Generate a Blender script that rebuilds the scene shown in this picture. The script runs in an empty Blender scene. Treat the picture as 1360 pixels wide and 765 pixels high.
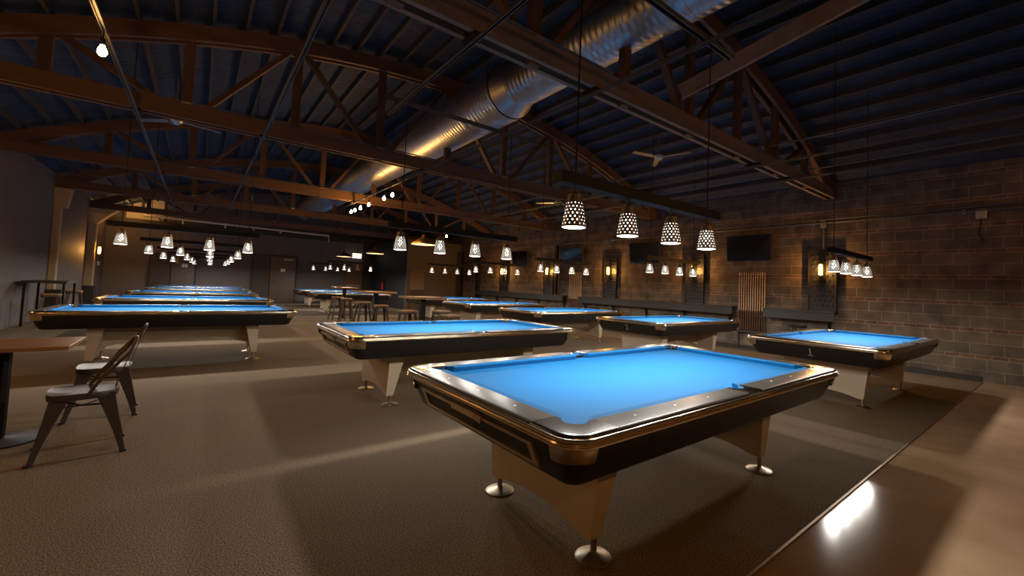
import bpy, bmesh, math, random
from mathutils import Vector, Matrix
random.seed(7)
D = bpy.data
SC = bpy.context.scene
COL = SC.collection
PI = math.pi

# ------------------------------------------------------------------ camera, world, exposure
CAM_H = 1.353
def setup_camera():
    f, yaw, pitch, roll, cx, cy = 564.064, 38.566, 2.636, 2.321, 716.004, 355.064
    y, p, r = [math.radians(a) for a in (yaw, pitch, roll)]
    F = Vector((math.sin(y)*math.cos(p), math.cos(y)*math.cos(p), math.sin(p)))
    R = Vector((math.cos(y), -math.sin(y), 0)); U = R.cross(F)
    R2 = R*math.cos(r) + U*math.sin(r); U2 = -R*math.sin(r) + U*math.cos(r)
    cd = D.cameras.new('camera'); co = D.objects.new('camera', cd); COL.objects.link(co)
    m = Matrix((R2, U2, -F)).transposed().to_4x4(); m.translation = Vector((0, 0, CAM_H))
    co.matrix_world = m
    cd.sensor_width = 36; cd.lens = f/1360*36
    cd.shift_x = (680-cx)/1360; cd.shift_y = (cy-382.5)/1360
    cd.clip_start = .05; cd.clip_end = 200
    SC.camera = co
setup_camera()
w = D.worlds.new('World'); SC.world = w; w.use_nodes = True
w.node_tree.nodes['Background'].inputs[0].default_value = (.25, .32, .5, 1)
w.node_tree.nodes['Background'].inputs[1].default_value = .008
vs = SC.view_settings
vs.view_transform = 'Standard'; vs.look = 'None'; vs.gamma = 1; vs.use_curve_mapping = False
vs.exposure = 0.0
PEND_W = 23.0        # each perforated pendant
PEND_C = (1, .93, .84)
SCONCE_W = 70.0
BULB_W = 24.0
WARM = (1, .45, .10)
try:
    SC.cycles.use_denoising = True
    SC.cycles.max_bounces = 8
    SC.cycles.sample_clamp_indirect = 3
    SC.cycles.caustics_reflective = False
except Exception: pass

# ------------------------------------------------------------------ room measures
XW, XL, YB, YF = 10.83, -3.2, 25.5, -5.0
SPAN_C, SPAN_H = (XW+XL)/2, (XW-XL)/2
def roof_z(x): return 5.62 - 1.72*((x-SPAN_C)/SPAN_H)**2
TRUSS_Y = [-1.35, 3.3, 7.96, 12.65, 17.3, 22.0]
CH_Z = 3.55

# ------------------------------------------------------------------ material helpers
def mat(name, col, rough=.6, metal=0, noise=None, bump=None, emit=None, spec=None, coat=0):
    m = D.materials.new(name); m.use_nodes = True
    nt = m.node_tree; b = nt.nodes['Principled BSDF']
    b.inputs['Base Color'].default_value = (*col, 1)
    b.inputs['Roughness'].default_value = rough
    b.inputs['Metallic'].default_value = metal
    if coat: b.inputs['Coat Weight'].default_value = coat; b.inputs['Coat Roughness'].default_value = .12
    if spec is not None: b.inputs['Specular IOR Level'].default_value = spec
    tc = nt.nodes.new('ShaderNodeTexCoord')
    if noise:                       # (scale vector or float, amount, second colour)
        sc, lo, c2 = noise
        mp = nt.nodes.new('ShaderNodeMapping'); nt.links.new(tc.outputs['Object'], mp.inputs[0])
        mp.inputs['Scale'].default_value = sc if isinstance(sc, tuple) else (sc, sc, sc)
        n = nt.nodes.new('ShaderNodeTexNoise'); n.inputs['Scale'].default_value = 1; n.inputs['Detail'].default_value = 6
        nt.links.new(mp.outputs[0], n.inputs['Vector'])
        r = nt.nodes.new('ShaderNodeValToRGB')
        r.color_ramp.elements[0].position = .5-lo; r.color_ramp.elements[1].position = .5+lo
        r.color_ramp.elements[0].color = (*col, 1); r.color_ramp.elements[1].color = (*c2, 1)
        nt.links.new(n.outputs['Fac'], r.inputs[0]); nt.links.new(r.outputs[0], b.inputs['Base Color'])
    if bump:
        sc, st, di = bump
        mp = nt.nodes.new('ShaderNodeMapping'); nt.links.new(tc.outputs['Object'], mp.inputs[0])
        mp.inputs['Scale'].default_value = sc if isinstance(sc, tuple) else (sc, sc, sc)
        n = nt.nodes.new('ShaderNodeTexNoise'); n.inputs['Scale'].default_value = 1; n.inputs['Detail'].default_value = 4
        nt.links.new(mp.outputs[0], n.inputs['Vector'])
        bp = nt.nodes.new('ShaderNodeBump'); bp.inputs['Strength'].default_value = st; bp.inputs['Distance'].default_value = di
        nt.links.new(n.outputs['Fac'], bp.inputs['Height']); nt.links.new(bp.outputs[0], b.inputs['Normal'])
    if emit:
        b.inputs['Emission Color'].default_value = (*emit[0], 1); b.inputs['Emission Strength'].default_value = emit[1]
    return m

def brick_wall_mat():
    m = D.materials.new('concrete_block_wall'); m.use_nodes = True
    nt = m.node_tree; b = nt.nodes['Principled BSDF']; b.inputs['Roughness'].default_value = .85
    N = nt.nodes.new; Lk = nt.links.new
    def M(op, a, c=None, d=None):
        n = N('ShaderNodeMath'); n.operation = op
        for i, v in enumerate((a, c, d)):
            if v is None: continue
            if isinstance(v, (int, float)): n.inputs[i].default_value = v
            else: Lk(v, n.inputs[i])
        return n.outputs[0]
    tc = N('ShaderNodeTexCoord'); sp = N('ShaderNodeSeparateXYZ'); Lk(tc.outputs['Object'], sp.inputs[0])
    y, z = M('ADD', sp.outputs[1], sp.outputs[0]), sp.outputs[2]
    q = M('DIVIDE', z, .47); k = M('FLOOR', q); mm = M('MULTIPLY', M('SUBTRACT', q, k), .47)
    zb = M('ADD', M('MULTIPLY', k, .40), M('MINIMUM', mm, .3995))
    def cv(a, c):
        v = N('ShaderNodeCombineXYZ'); Lk(a, v.inputs[0]); Lk(c, v.inputs[1]); return v.outputs[0]
    b1 = N('ShaderNodeTexBrick'); Lk(cv(y, zb), b1.inputs['Vector']); b1.inputs['Scale'].default_value = 1
    b1.inputs['Brick Width'].default_value = .42; b1.inputs['Row Height'].default_value = .2; b1.inputs['Mortar Size'].default_value = .008
    b1.inputs['Mortar Smooth'].default_value = .3; b1.inputs['Bias'].default_value = -.1
    b1.inputs['Color1'].default_value = (.125, .097, .073, 1); b1.inputs['Color2'].default_value = (.078, .062, .050, 1); b1.inputs['Mortar'].default_value = (.21, .178, .14, 1)
    b2 = N('ShaderNodeTexBrick'); zz = M('SUBTRACT', mm, .40); Lk(cv(y, zz), b2.inputs['Vector']); b2.inputs['Scale'].default_value = 1
    b2.inputs['Brick Width'].default_value = .2; b2.inputs['Row Height'].default_value = .07; b2.inputs['Mortar Size'].default_value = .01
    b2.inputs['Color1'].default_value = (.15, .074, .046, 1); b2.inputs['Color2'].default_value = (.10, .056, .040, 1); b2.inputs['Mortar'].default_value = (.20, .165, .13, 1)
    msk = M('GREATER_THAN', mm, .40)
    mx = N('ShaderNodeMix'); mx.data_type = 'RGBA'; Lk(msk, mx.inputs[0]); Lk(b1.outputs['Color'], mx.inputs[6]); Lk(b2.outputs['Color'], mx.inputs[7])
    n = N('ShaderNodeTexNoise'); n.inputs['Scale'].default_value = 3.5; n.inputs['Detail'].default_value = 8; Lk(tc.outputs['Object'], n.inputs['Vector'])
    r = N('ShaderNodeValToRGB'); r.color_ramp.elements[0].position = .3; r.color_ramp.elements[1].position = .75
    r.color_ramp.elements[0].color = (.55, .52, .5, 1); r.color_ramp.elements[1].color = (1.45, 1.4, 1.35, 1); Lk(n.outputs['Fac'], r.inputs[0])
    mu = N('ShaderNodeMix'); mu.data_type = 'RGBA'; mu.blend_type = 'MULTIPLY'; mu.inputs[0].default_value = 1
    Lk(mx.outputs[2], mu.inputs[6]); Lk(r.outputs[0], mu.inputs[7]); Lk(mu.outputs[2], b.inputs['Base Color'])
    hb = N('ShaderNodeMix'); hb.data_type = 'FLOAT'; Lk(msk, hb.inputs[0]); Lk(b1.outputs['Fac'], hb.inputs[2]); Lk(b2.outputs['Fac'], hb.inputs[3])
    n2 = N('ShaderNodeTexNoise'); n2.inputs['Scale'].default_value = 40; Lk(tc.outputs['Object'], n2.inputs['Vector'])
    h = M('SUBTRACT', M('MULTIPLY', n2.outputs['Fac'], .5), hb.outputs[0])
    bp = N('ShaderNodeBump'); bp.inputs['Strength'].default_value = .8; bp.inputs['Distance'].default_value = .012; Lk(h, bp.inputs['Height']); Lk(bp.outputs[0], b.inputs['Normal'])
    return m

def duct_mat():
    m = mat('spiral_galvanised_duct', (.40, .43, .49), .40, 1)
    nt = m.node_tree; b = nt.nodes['Principled BSDF']
    tc = nt.nodes.new('ShaderNodeTexCoord'); wv = nt.nodes.new('ShaderNodeTexWave'); wv.wave_type = 'BANDS'; wv.bands_direction = 'Y'
    wv.inputs['Scale'].default_value = 3.2; wv.inputs['Distortion'].default_value = .6; nt.links.new(tc.outputs['Object'], wv.inputs[0])
    bp = nt.nodes.new('ShaderNodeBump'); bp.inputs['Strength'].default_value = .55; bp.inputs['Distance'].default_value = .012
    nt.links.new(wv.outputs['Fac'], bp.inputs['Height']); nt.links.new(bp.outputs[0], b.inputs['Normal'])
    return m

def carpet_mat():
    m = mat('loop_carpet', (.052, .040, .028), .95, noise=(135.0, .13, (.25, .188, .125)), bump=(140.0, .5, .004), spec=.15)
    return m

M = dict(
 carpet=carpet_mat(),
 concrete=mat('polished_concrete', (.24, .155, .09), .13, noise=(1.6, .25, (.38, .26, .165)), spec=.06, bump=(1.5, .015, .01)),
 block=brick_wall_mat(),
 paint=mat('charcoal_wall_paint', (.105, .088, .088), .7, noise=(1.2, .3, (.125, .106, .104)), bump=(30.0, .1, .003)),
 black=mat('black_wall_paint', (.014, .013, .014), .6, bump=(30.0, .1, .003)),
 browndoor=mat('brown_door', (.16, .085, .035), .5, noise=((2, 2, 8), .2, (.12, .06, .025))),
 darkdoor=mat('dark_brown_door', (.055, .034, .024), .4, noise=((3, 3, .6), .2, (.075, .047, .033))),
 recess=mat('dark_recess', (.030, .022, .020), .5, bump=(20.0, .05, .002)),
 foam=mat('navy_spray_foam', (.009, .019, .044), .85, noise=(3.0, .2, (.018, .037, .080)), bump=(9.0, .9, .06)),
 joist=mat('grey_joist', (.038, .038, .043), .8, noise=((4, .6, 4), .2, (.027, .028, .032))),
 wood=mat('old_truss_timber', (.130, .064, .035), .7, noise=((.5, 6, 9), .2, (.075, .038, .022)), bump=((2, 30, 30), .25, .004)),
 woodp=mat('pale_lamplit_chord_timber', (.20, .135, .09), .7, noise=((.5, 6, 9), .2, (.125, .08, .052)), bump=((2, 30, 30), .25, .004)),  # paler boards, with lamplight from below also put into the colour
 frame=mat('satin_frame_metal', (.78, .62, .40), .36, 1, bump=(40.0, .05, .001)),
 woodv=mat('old_web_timber', (.095, .046, .026), .7, noise=((7, 7, .6), .2, (.056, .028, .017)), bump=((30, 30, 2), .25, .004)),
 woodg=mat('grey_brace_timber', (.22, .17, .13), .75, noise=((.5, 6, 9), .2, (.15, .11, .085))),
 duct=duct_mat(),
 steel=mat('galvanised_steel', (.42, .43, .45), .4, 1, bump=(60.0, .1, .002)),
 rstrut=mat('dull_zinc_strut', (.10, .105, .12), .55, .7, bump=(60.0, .1, .002)),
 bsteel=mat('black_steel', (.008, .0075, .0075), .5, 0, spec=.2, bump=(60.0, .05, .002)),
 cloth=mat('blue_worsted_cloth', (.004, .098, .270), .8, noise=(420.0, .3, (.006, .108, .288)), spec=.12),
 rail=mat('grey_rail_laminate', (.040, .037, .034), .30, noise=((3, 3, 3), .3, (.050, .046, .042)), spec=.14),
 apron=mat('black_apron_laminate', (.014, .013, .014), .38, noise=((5, 5, 5), .3, (.019, .018, .018))),
 chrome=mat('polished_aluminium', (.66, .65, .63), .15, 1, bump=(8.0, .05, .004)),
 footm=mat('satin_foot_metal', (.42, .36, .28), .42, 1, bump=(8.0, .05, .004)),
 trim=mat('satin_metal_trim', (.70, .60, .46), .22, 1, bump=((20, 20, 20), .02, .002)),
 liner=mat('black_pocket_rubber', (.02, .02, .022), .5, bump=(50.0, .2, .002)),
 dot=mat('pearl_sight', (.8, .8, .78), .3, noise=(40.0, .3, (.7, .7, .68))),
 cream=mat('cream_laminate', (.52, .43, .32), .45, noise=(1.5, .3, (.56, .47, .355))),
 number=mat('silver_lettering', (.6, .6, .6), .35, .6, noise=(30.0, .3, (.5, .5, .5))),
 shade=mat('perforated_steel_shade', (.20, .18, .16), .36, .9, bump=(50.0, .05, .002)),
 led=mat('frosted_diffuser', (.9, .9, .88), .5, emit=((1, .95, .87), 9.0), noise=(20.0, .3, (.88, .88, .86))),
 led_off=mat('unlit_diffuser', (.42, .42, .45), .5, noise=(20.0, .3, (.38, .38, .42))),
 led_in=mat('glowing_lamp', (.9, .9, .88), .5, emit=((1, .95, .88), 13.0), noise=(20.0, .3, (.88, .88, .86))),
 warmlamp=mat('amber_tube', (.9, .6, .3), .5, emit=((1, .46, .07), 30.0), noise=(20.0, .3, (.88, .58, .28))),
 filament=mat('amber_bulb', (.9, .6, .3), .3, emit=((1, .66, .24), 60.0), noise=(20.0, .3, (.88, .58, .28))),
 brass=mat('spun_brass', (.72, .46, .16), .3, 1, bump=(30.0, .05, .002)),
 domein=mat('dome_inner_enamel', (.7, .62, .5), .5, emit=((1, .72, .36), 1.4), noise=(20.0, .3, (.66, .58, .46))),
 gun=mat('gunmetal_lacquer', (.062, .044, .033), .45, .5, bump=(20.0, .08, .002)),
 seatw=mat('stool_seat_wood', (.30, .16, .07), .5, noise=((2, 20, 2), .2, (.22, .11, .045))),
 tabw=mat('table_top_wood', (.32, .17, .075), .4, noise=((2, 18, 2), .2, (.24, .12, .05))),
 shelf=mat('dark_ledge_wood', (.017, .013, .011), .5, noise=((8, .8, 8), .2, (.024, .018, .015))),
 panel=mat('blackened_metal_panel', (.009, .008, .008), .5, .1, bump=(20.0, .1, .002)),
 screen=mat('tv_glass', (.006, .006, .008), .12, noise=(2.0, .3, (.007, .007, .009)), spec=.6),
 plastic=mat('black_plastic', (.012, .012, .012), .4, bump=(60.0, .05, .001)),
 cuew=mat('maple_cue', (.62, .46, .28), .35, noise=((30, 30, 1), .2, (.48, .33, .19))),
 cueb=mat('dark_cue_butt', (.13, .055, .028), .3, noise=((30, 30, 2), .2, (.07, .03, .02))),
 white=mat('off_white_board', (.62, .54, .42), .7, noise=(1.0, .3, (.56, .49, .38))),
 pil=mat('pale_pilaster_timber', (.42, .32, .20), .7, noise=((6, 6, .6), .2, (.34, .25, .15))),
 sign=mat('lit_sign_face', (.9, .85, .75), .5, emit=((1, .86, .66), 1.6), noise=(20.0, .3, (.88, .83, .73))),
 signred=mat('sign_red', (.5, .03, .02), .5, noise=(20.0, .3, (.45, .03, .02))),
 red=mat('extinguisher_red', (.45, .02, .015), .3, noise=(20.0, .3, (.4, .02, .015))),
 whitep=mat('white_plastic', (.6, .6, .58), .4, noise=(20.0, .3, (.56, .56, .54))),
 glass=mat('blind_pane', (.66, .60, .50), .5, noise=((1, 1, 12), .3, (.58, .52, .42))),
 edge=mat('metal_floor_edge', (.30, .22, .14), .5, .6, bump=(40.0, .1, .001)),
)

def inner_white(m, col):
    nt = m.node_tree; b = nt.nodes['Principled BSDF']; g = nt.nodes.new('ShaderNodeNewGeometry')
    mx = nt.nodes.new('ShaderNodeMix'); mx.data_type = 'RGBA'; nt.links.new(g.outputs['Backfacing'], mx.inputs[0])
    mx.inputs[6].default_value = b.inputs['Base Color'].default_value[:]; mx.inputs[7].default_value = (*col, 1); nt.links.new(mx.outputs[2], b.inputs['Base Color'])
    sb = nt.nodes.new('ShaderNodeMath'); sb.operation = 'SUBTRACT'; sb.inputs[0].default_value = .9; nt.links.new(g.outputs['Backfacing'], sb.inputs[1]); sb.use_clamp = True
    nt.links.new(sb.outputs[0], b.inputs['Metallic'])
inner_white(M['shade'], (.5, .49, .46))
cb = M['cloth'].node_tree.nodes['Principled BSDF']; cb.inputs['Sheen Weight'].default_value = .04; cb.inputs['Sheen Roughness'].default_value = .35; cb.inputs['Sheen Tint'].default_value = (.8, .85, 1, 1)
# ------------------------------------------------------------------ mesh helpers
class MB:
    def __init__(s): s.bm = bmesh.new()
    def face(s, vs):
        try: return s.bm.faces.new(vs)
        except ValueError: return None
    def box(s, x0, x1, y0, y1, z0, z1, mtx=None, bev=0):
        b = bmesh.new()
        bmesh.ops.create_cube(b, size=1)
        for v in b.verts:
            v.co = Vector(((x0+x1)/2+v.co.x*(x1-x0), (y0+y1)/2+v.co.y*(y1-y0), (z0+z1)/2+v.co.z*(z1-z0)))
        if bev: bmesh.ops.bevel(b, geom=b.edges[:], offset=bev, segments=2, affect='EDGES', profile=.5)
        s.merge(b, mtx); return s
    def merge(s, b, mtx=None):
        mp = {}
        for v in b.verts: mp[v] = s.bm.verts.new(mtx @ v.co if mtx else v.co)
        for f in b.faces: s.face([mp[v] for v in f.verts])
        b.free()
    def bar(s, a, c, wd, dp, up=Vector((0, 0, 1)), bev=0):
        a, c = Vector(a), Vector(c); d = c-a; L = d.length; d.normalize()
        sd = d.cross(up)
        if sd.length < 1e-4: sd = d.cross(Vector((0, 1, 0)))
        sd.normalize(); u2 = sd.cross(d)
        m = Matrix((d, sd, u2)).transposed().to_4x4(); m.translation = a
        return s.box(0, L, -wd/2, wd/2, -dp/2, dp/2, m, bev)
    def tube(s, pts, r, n=8, cap=True):
        pts = [Vector(p) for p in pts]; rs = r if isinstance(r, (list, tuple)) else [r]*len(pts)
        rings = []; prev = None
        for i, p in enumerate(pts):
            t = (pts[min(i+1, len(pts)-1)]-pts[max(i-1, 0)]).normalized()
            if prev is None:
                ref = Vector((0, 0, 1)) if abs(t.z) < .9 else Vector((1, 0, 0)); a = t.cross(ref).normalized()
            else:
                a = prev - t*prev.dot(t); a.normalize()
            prev = a; b = t.cross(a)
            rings.append([s.bm.verts.new(p+(a*math.cos(2*PI*k/n)+b*math.sin(2*PI*k/n))*rs[i]) for k in range(n)])
        for A, B in zip(rings, rings[1:]):
            for k in range(n): s.face([A[k], A[(k+1) % n], B[(k+1) % n], B[k]])
        if cap: s.face(rings[0][::-1]); s.face(rings[-1])
        return s
    def lathe(s, prof, n=24, c=(0, 0, 0), cap=False):
        rings = [[s.bm.verts.new((c[0]+r*math.cos(2*PI*k/n), c[1]+r*math.sin(2*PI*k/n), c[2]+z)) for k in range(n)] for r, z in prof]
        for A, B in zip(rings, rings[1:]):
            for k in range(n): s.face([A[k], A[(k+1) % n], B[(k+1) % n], B[k]])
        if cap: s.face(rings[0][::-1]); s.face(rings[-1])
        return s
    def prism(s, poly, z0, z1, bev=0, fn=None):
        b = bmesh.new()
        lo = [b.verts.new((x, y, z0)) for x, y in poly]; hi = [b.verts.new((x, y, z1)) for x, y in poly]
        n = len(poly); b.faces.new(lo[::-1]); top = b.faces.new(hi)
        for i in range(n): b.faces.new((lo[i], lo[(i+1) % n], hi[(i+1) % n], hi[i]))
        if bev: bmesh.ops.bevel(b, geom=list(top.edges), offset=bev, segments=2, affect='EDGES', profile=.5)
        bmesh.ops.triangulate(b, faces=[f for f in b.faces if len(f.verts) > 4])
        if fn:
            for v in b.verts: v.co = fn(v.co)
        s.merge(b); return s
    def loft(s, rings, cap0=False, cap1=False, closed=True):
        R = [[s.bm.verts.new(p) for p in r] for r in rings]; n = len(rings[0])
        for A, B in zip(R, R[1:]):
            for k in range(n if closed else n-1): s.face([A[k], A[(k+1) % n], B[(k+1) % n], B[k]])
        if cap0: s.face(R[0][::-1])
        if cap1: s.face(R[-1])
        return s
    def mesh(s, name, material, smooth=None):
        bmesh.ops.recalc_face_normals(s.bm, faces=s.bm.faces[:])
        me = D.meshes.new(name); s.bm.to_mesh(me); s.bm.free()
        if isinstance(material, (list, tuple)):
            for q in material: me.materials.append(q)
        else: me.materials.append(material)
        if smooth is not None:
            for p in me.polygons: p.use_smooth = True
            try: me.set_sharp_from_angle(angle=math.radians(smooth))
            except Exception: pass
        return me
    def build(s, name, material, parent=None, smooth=None):
        o = D.objects.new(name, s.mesh(name, material, smooth)); COL.objects.link(o)
        if parent: o.parent = parent
        return o

def tag(o, label=None, cat=None, group=None, kind=None):
    if label: o['label'] = label
    if cat: o['category'] = cat
    if group: o['group'] = group
    if kind: o['kind'] = kind
    return o
def empty(name, loc=(0, 0, 0), rz=0, label=None, cat=None, group=None):
    o = D.objects.new(name, None); COL.objects.link(o); o.location = loc; o.rotation_euler = (0, 0, rz)
    o.empty_display_size = .1
    return tag(o, label, cat, group)
KIDS = {}
def copy_tree(o, parent=None):
    c = o.copy(); COL.objects.link(c)
    if parent: c.parent = parent
    for ch in list(o.children): copy_tree(ch, c)
    return c
def centred(o):
    """move a top-level mesh's origin to its base centre"""
    me = o.data; xs = [v.co for v in me.vertices]
    c = Vector(((min(v.x for v in xs)+max(v.x for v in xs))/2, (min(v.y for v in xs)+max(v.y for v in xs))/2, min(v.z for v in xs)))
    me.transform(Matrix.Translation(-c)); o.location = c
    return o
def lamp(name, typ, loc, energy, color, parent, size=.05, rot=None):
    l = D.lights.new(name, typ); l.energy = energy; l.color = color
    if typ == 'AREA': l.shape = 'DISK'; l.size = size
    else: l.shadow_soft_size = size
    o = D.objects.new(name, l); COL.objects.link(o); o.location = loc
    if rot: o.rotation_euler = rot
    o.parent = parent
    return o

# ------------------------------------------------------------------ the setting
def setting():
    S = lambda mb, name, m: tag(mb.build(name, m), kind='structure')
    S(MB().box(XL, XW, .99, YB, -.10, 0), 'floor', M['carpet'])
    S(MB().box(XL, XW, YF, .98, -.10, -.004), 'floor.001', M['concrete'])
    S(MB().box(XL, XW, .978, .992, -.02, .005), 'trim_1', M['edge'])
    S(MB().box(XW, XW+.25, YF, YB, -.1, 4.3), 'wall_right', M['block'])
    S(MB().box(XL-.25, XL, YF, YB, -.1, 4.3), 'wall_left', M['paint'])
    # back wall: lower dark wall, gable above it
    S(MB().box(XL-.25, XW+.25, YB, YB+.2, -.1, 6.0), 'wall_back', M['paint'])
    S(MB().box(XL-.25, XW+.25, YF-.2, YF, -.1, 6.0), 'wall_front', M['paint'])
    # room built out into the far right corner
    S(MB().box(7.8, XW, 20.0, 20.12, 0, 3.4), 'wall_corner_room', mat('tan_wall_paint', (.085, .060, .042), .6, noise=(1.0, .3, (.10, .07, .05))))
    S(MB().box(7.8, 7.92, 20.12, YB, 0, 3.4), 'wall_corner_room_side', M['black'])
    S(MB().box(10.45, XW, 19.94, 20.0, 0, 3.0), 'trim_2', M['black'])
    S(MB().box(XL, 7.8, YB-.45, YB, 3.42, 3.56), 'trim_3', M['black'])
    S(MB().box(7.3, 7.8, YB-.25, YB, 0, 3.42), 'trim_4', M['black'])
    # roof: vaulted deck with foam between the joists
    mb = MB(); n = 60; rings = []
    xs = [XL-.25+(XW-XL+.5)*i/n for i in range(n+1)]
    ys = [YF-.2, YB+.2]
    def rz(x): return roof_z(max(XL, min(XW, x)))
    for yy in ys: rings.append([(x, yy, rz(x)) for x in xs])
    for yy in ys[::-1]: rings.append([(x, yy, rz(x)+.15) for x in xs])
    rings.append(rings[0])
    mb.loft(rings, closed=False)
    S(mb, 'ceiling', M['foam'])
    x = XL+.35; i = 1
    while x < XW-.2:
        mb = MB(); z = rz(x)
        mb.box(x-.02, x+.02, YF, YB, z-.10, z+.05)
        o = mb.build('ceiling_joist', M['joist']); tag(o, kind='structure'); x += .4
    # baseboards
    S(MB().box(XW-.02, XW, .99, 20, 0, .10), 'baseboard_right', M['shelf'])
    S(MB().box(XL, 7.3, YB-.02, YB, 0, .10), 'baseboard_back', M['black'])
setting()

def door(n, x0, x1, z1, leafm, leaf_x0, handle_x, sign_x, closer):
    y = YB-.05
    r = empty('door_%d' % n, ((x0+x1)/2, y, 0)); tag(r, kind='structure')
    cx = (x0+x1)/2
    MB().box(x0-cx, leaf_x0-cx-.03, -.02, .04, 0, z1).build('side_panel', M['recess'], r)
    f = MB(); f.box(x0-cx-.06, x0-cx, -.05, .04, 0, z1+.08); f.box(x1-cx, x1-cx+.06, -.05, .04, 0, z1+.08); f.box(x0-cx, x1-cx, -.05, .04, z1, z1+.08); f.build('frame', M['black'], r)
    MB().box(leaf_x0-cx, x1-cx, -.03, .04, .01, z1-.01, bev=.004).build('leaf', leafm, r)
    MB().tube([(handle_x-cx-.07, -.07, 1.05), (handle_x-cx+.07, -.07, 1.05)], .016).build('handle', M['steel'], r)
    s = MB()
    s.box(sign_x-cx-.10, sign_x-cx-.01, -.045, -.03, 1.60, 1.76); s.box(sign_x-cx+.01, sign_x-cx+.10, -.045, -.03, 1.60, 1.76)
    s.build('door_sign', M['steel'], r)
    if closer: MB().box(x1-cx-.55, x1-cx-.15, -.10, -.03, z1-.16, z1-.10, bev=.01).build('closer', M['steel'], r)
door(1, -1.72, -.19, 2.12, M['darkdoor'], -1.02, -.93, -.55, False)
door(2, 2.05, 3.92, 2.36, M['darkdoor'], 2.80, 3.0, 3.35, True)
r = empty('door_3', (6.85, YB-.05, 0)); tag(r, kind='structure')
MB().box(-.43, .43, -.03, .04, .01, 2.2, bev=.004).build('leaf', M['browndoor'], r)
f = MB(); f.box(-.5, -.43, -.05, .04, 0, 2.27); f.box(.43, .5, -.05, .04, 0, 2.27); f.box(-.5, .5, -.05, .04, 2.2, 2.27); f.build('frame', M['browndoor'], r)
MB().box(-.40, .40, -.08, -.03, .98, 1.03, bev=.01).build('push_bar', M['steel'], r)

# high windows with blinds in the rear gable
for n, (x0, x1, z0, z1) in enumerate([(-2.62, -2.17, 4.15, 4.52), (-2.06, -1.42, 4.15, 4.52), (-2.62, -1.42, 3.63, 3.94), ]):
    r = empty('window_%d' % (n+1), ((x0+x1)/2, YB-.03, z0)); tag(r, kind='structure'); hw = (x1-x0)/2; h = z1-z0
    MB().box(-hw, hw, -.01, .02, 0, h).build('pane', M['glass'], r)
    f = MB(); f.box(-hw-.04, hw+.04, -.03, .02, -.04, 0); f.box(-hw-.04, hw+.04, -.03, .02, h, h+.04); f.box(-hw-.04, -hw, -.03, .02, 0, h); f.box(hw, hw+.04, -.03, .02, 0, h)
    f.build('window_frame', M['woodg'], r)

# ------------------------------------------------------------------ roof trusses
def truss(y, label):
    r = empty('roof_truss', (SPAN_C, y, CH_Z), 0, label, 'roof truss', 'bowstring timber trusses across the hall')
    H = SPAN_H
    for s in (-1, 1):
        MB().box(-H, H, s*.075-.028, s*.075+.028, 0, .22).build('bottom_chord', M['woodp'] if y == 3.3 else M['wood'], r)
    n = 44
    for s in (-1, 1):
        mb = MB(); rings = []
        for i in range(n+1):
            x = -H+2*H*i/n; zt = roof_z(x+SPAN_C)-CH_Z-.10; zb = zt-.23
            yy = s*.075
            rings.append([(x, yy-.03, zb), (x, yy+.03, zb), (x, yy+.03, zt), (x, yy-.03, zt)])
        mb.loft(rings, True, True); mb.build('top_chord', M['wood'], r)
    P = 1.37
    def bot(k): return Vector((k*P, 0, .11))
    def top(k): x = k*P; return Vector((x, 0, roof_z(x+SPAN_C)-CH_Z-.24))
    for k in range(-4, 5):
        b, t = bot(k), top(k)
        MB().box(b.x-.06, b.x+.06, -.045, .045, -.02, t.z+.05).build('web_post', M['woodv'], r)
        if k % 2: MB().box(b.x-.055, b.x+.055, -.108, .108, .215, .245).build('post_bracket', M['steel'], r)
        if k % 2 == 0:
            for d in (-1, 1):
                if abs(k+d) <= 5:
                    MB().bar(top(k)+Vector((d*.06, 0, 0)), bot(k+d)-Vector((d*.12, 0, 0)), .07, .10, Vector((0, 1, 0))).build('web_diagonal', M['woodv'], r)
    return r
TL = ['timber roof truss nearest the camera, its pale double chord crossing the duct',
      'timber roof truss over the second row, a ceiling fan hanging behind it',
      'third timber roof truss back, beyond the fan',
      'fourth timber roof truss, its orange-lit chord above the far left tables',
      'rearmost timber roof truss, in front of the high rear windows']
for y, l in zip(TRUSS_Y[1:], TL): truss(y, l)
t0 = truss(TRUSS_Y[0], 'timber roof truss over the concrete strip behind the viewer')

# sway brace from the front truss towards the one behind the viewer (line found from the photo)
br = MB(); br.bar((4.79, 3.17, 3.98), (5.55, -1.22, 5.16), .05, .20)
tag(centred(br.build('sway_brace', M['woodg'])), 'long diagonal brown plank bracing the nearest roof truss, upper right', 'timber brace')

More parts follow.
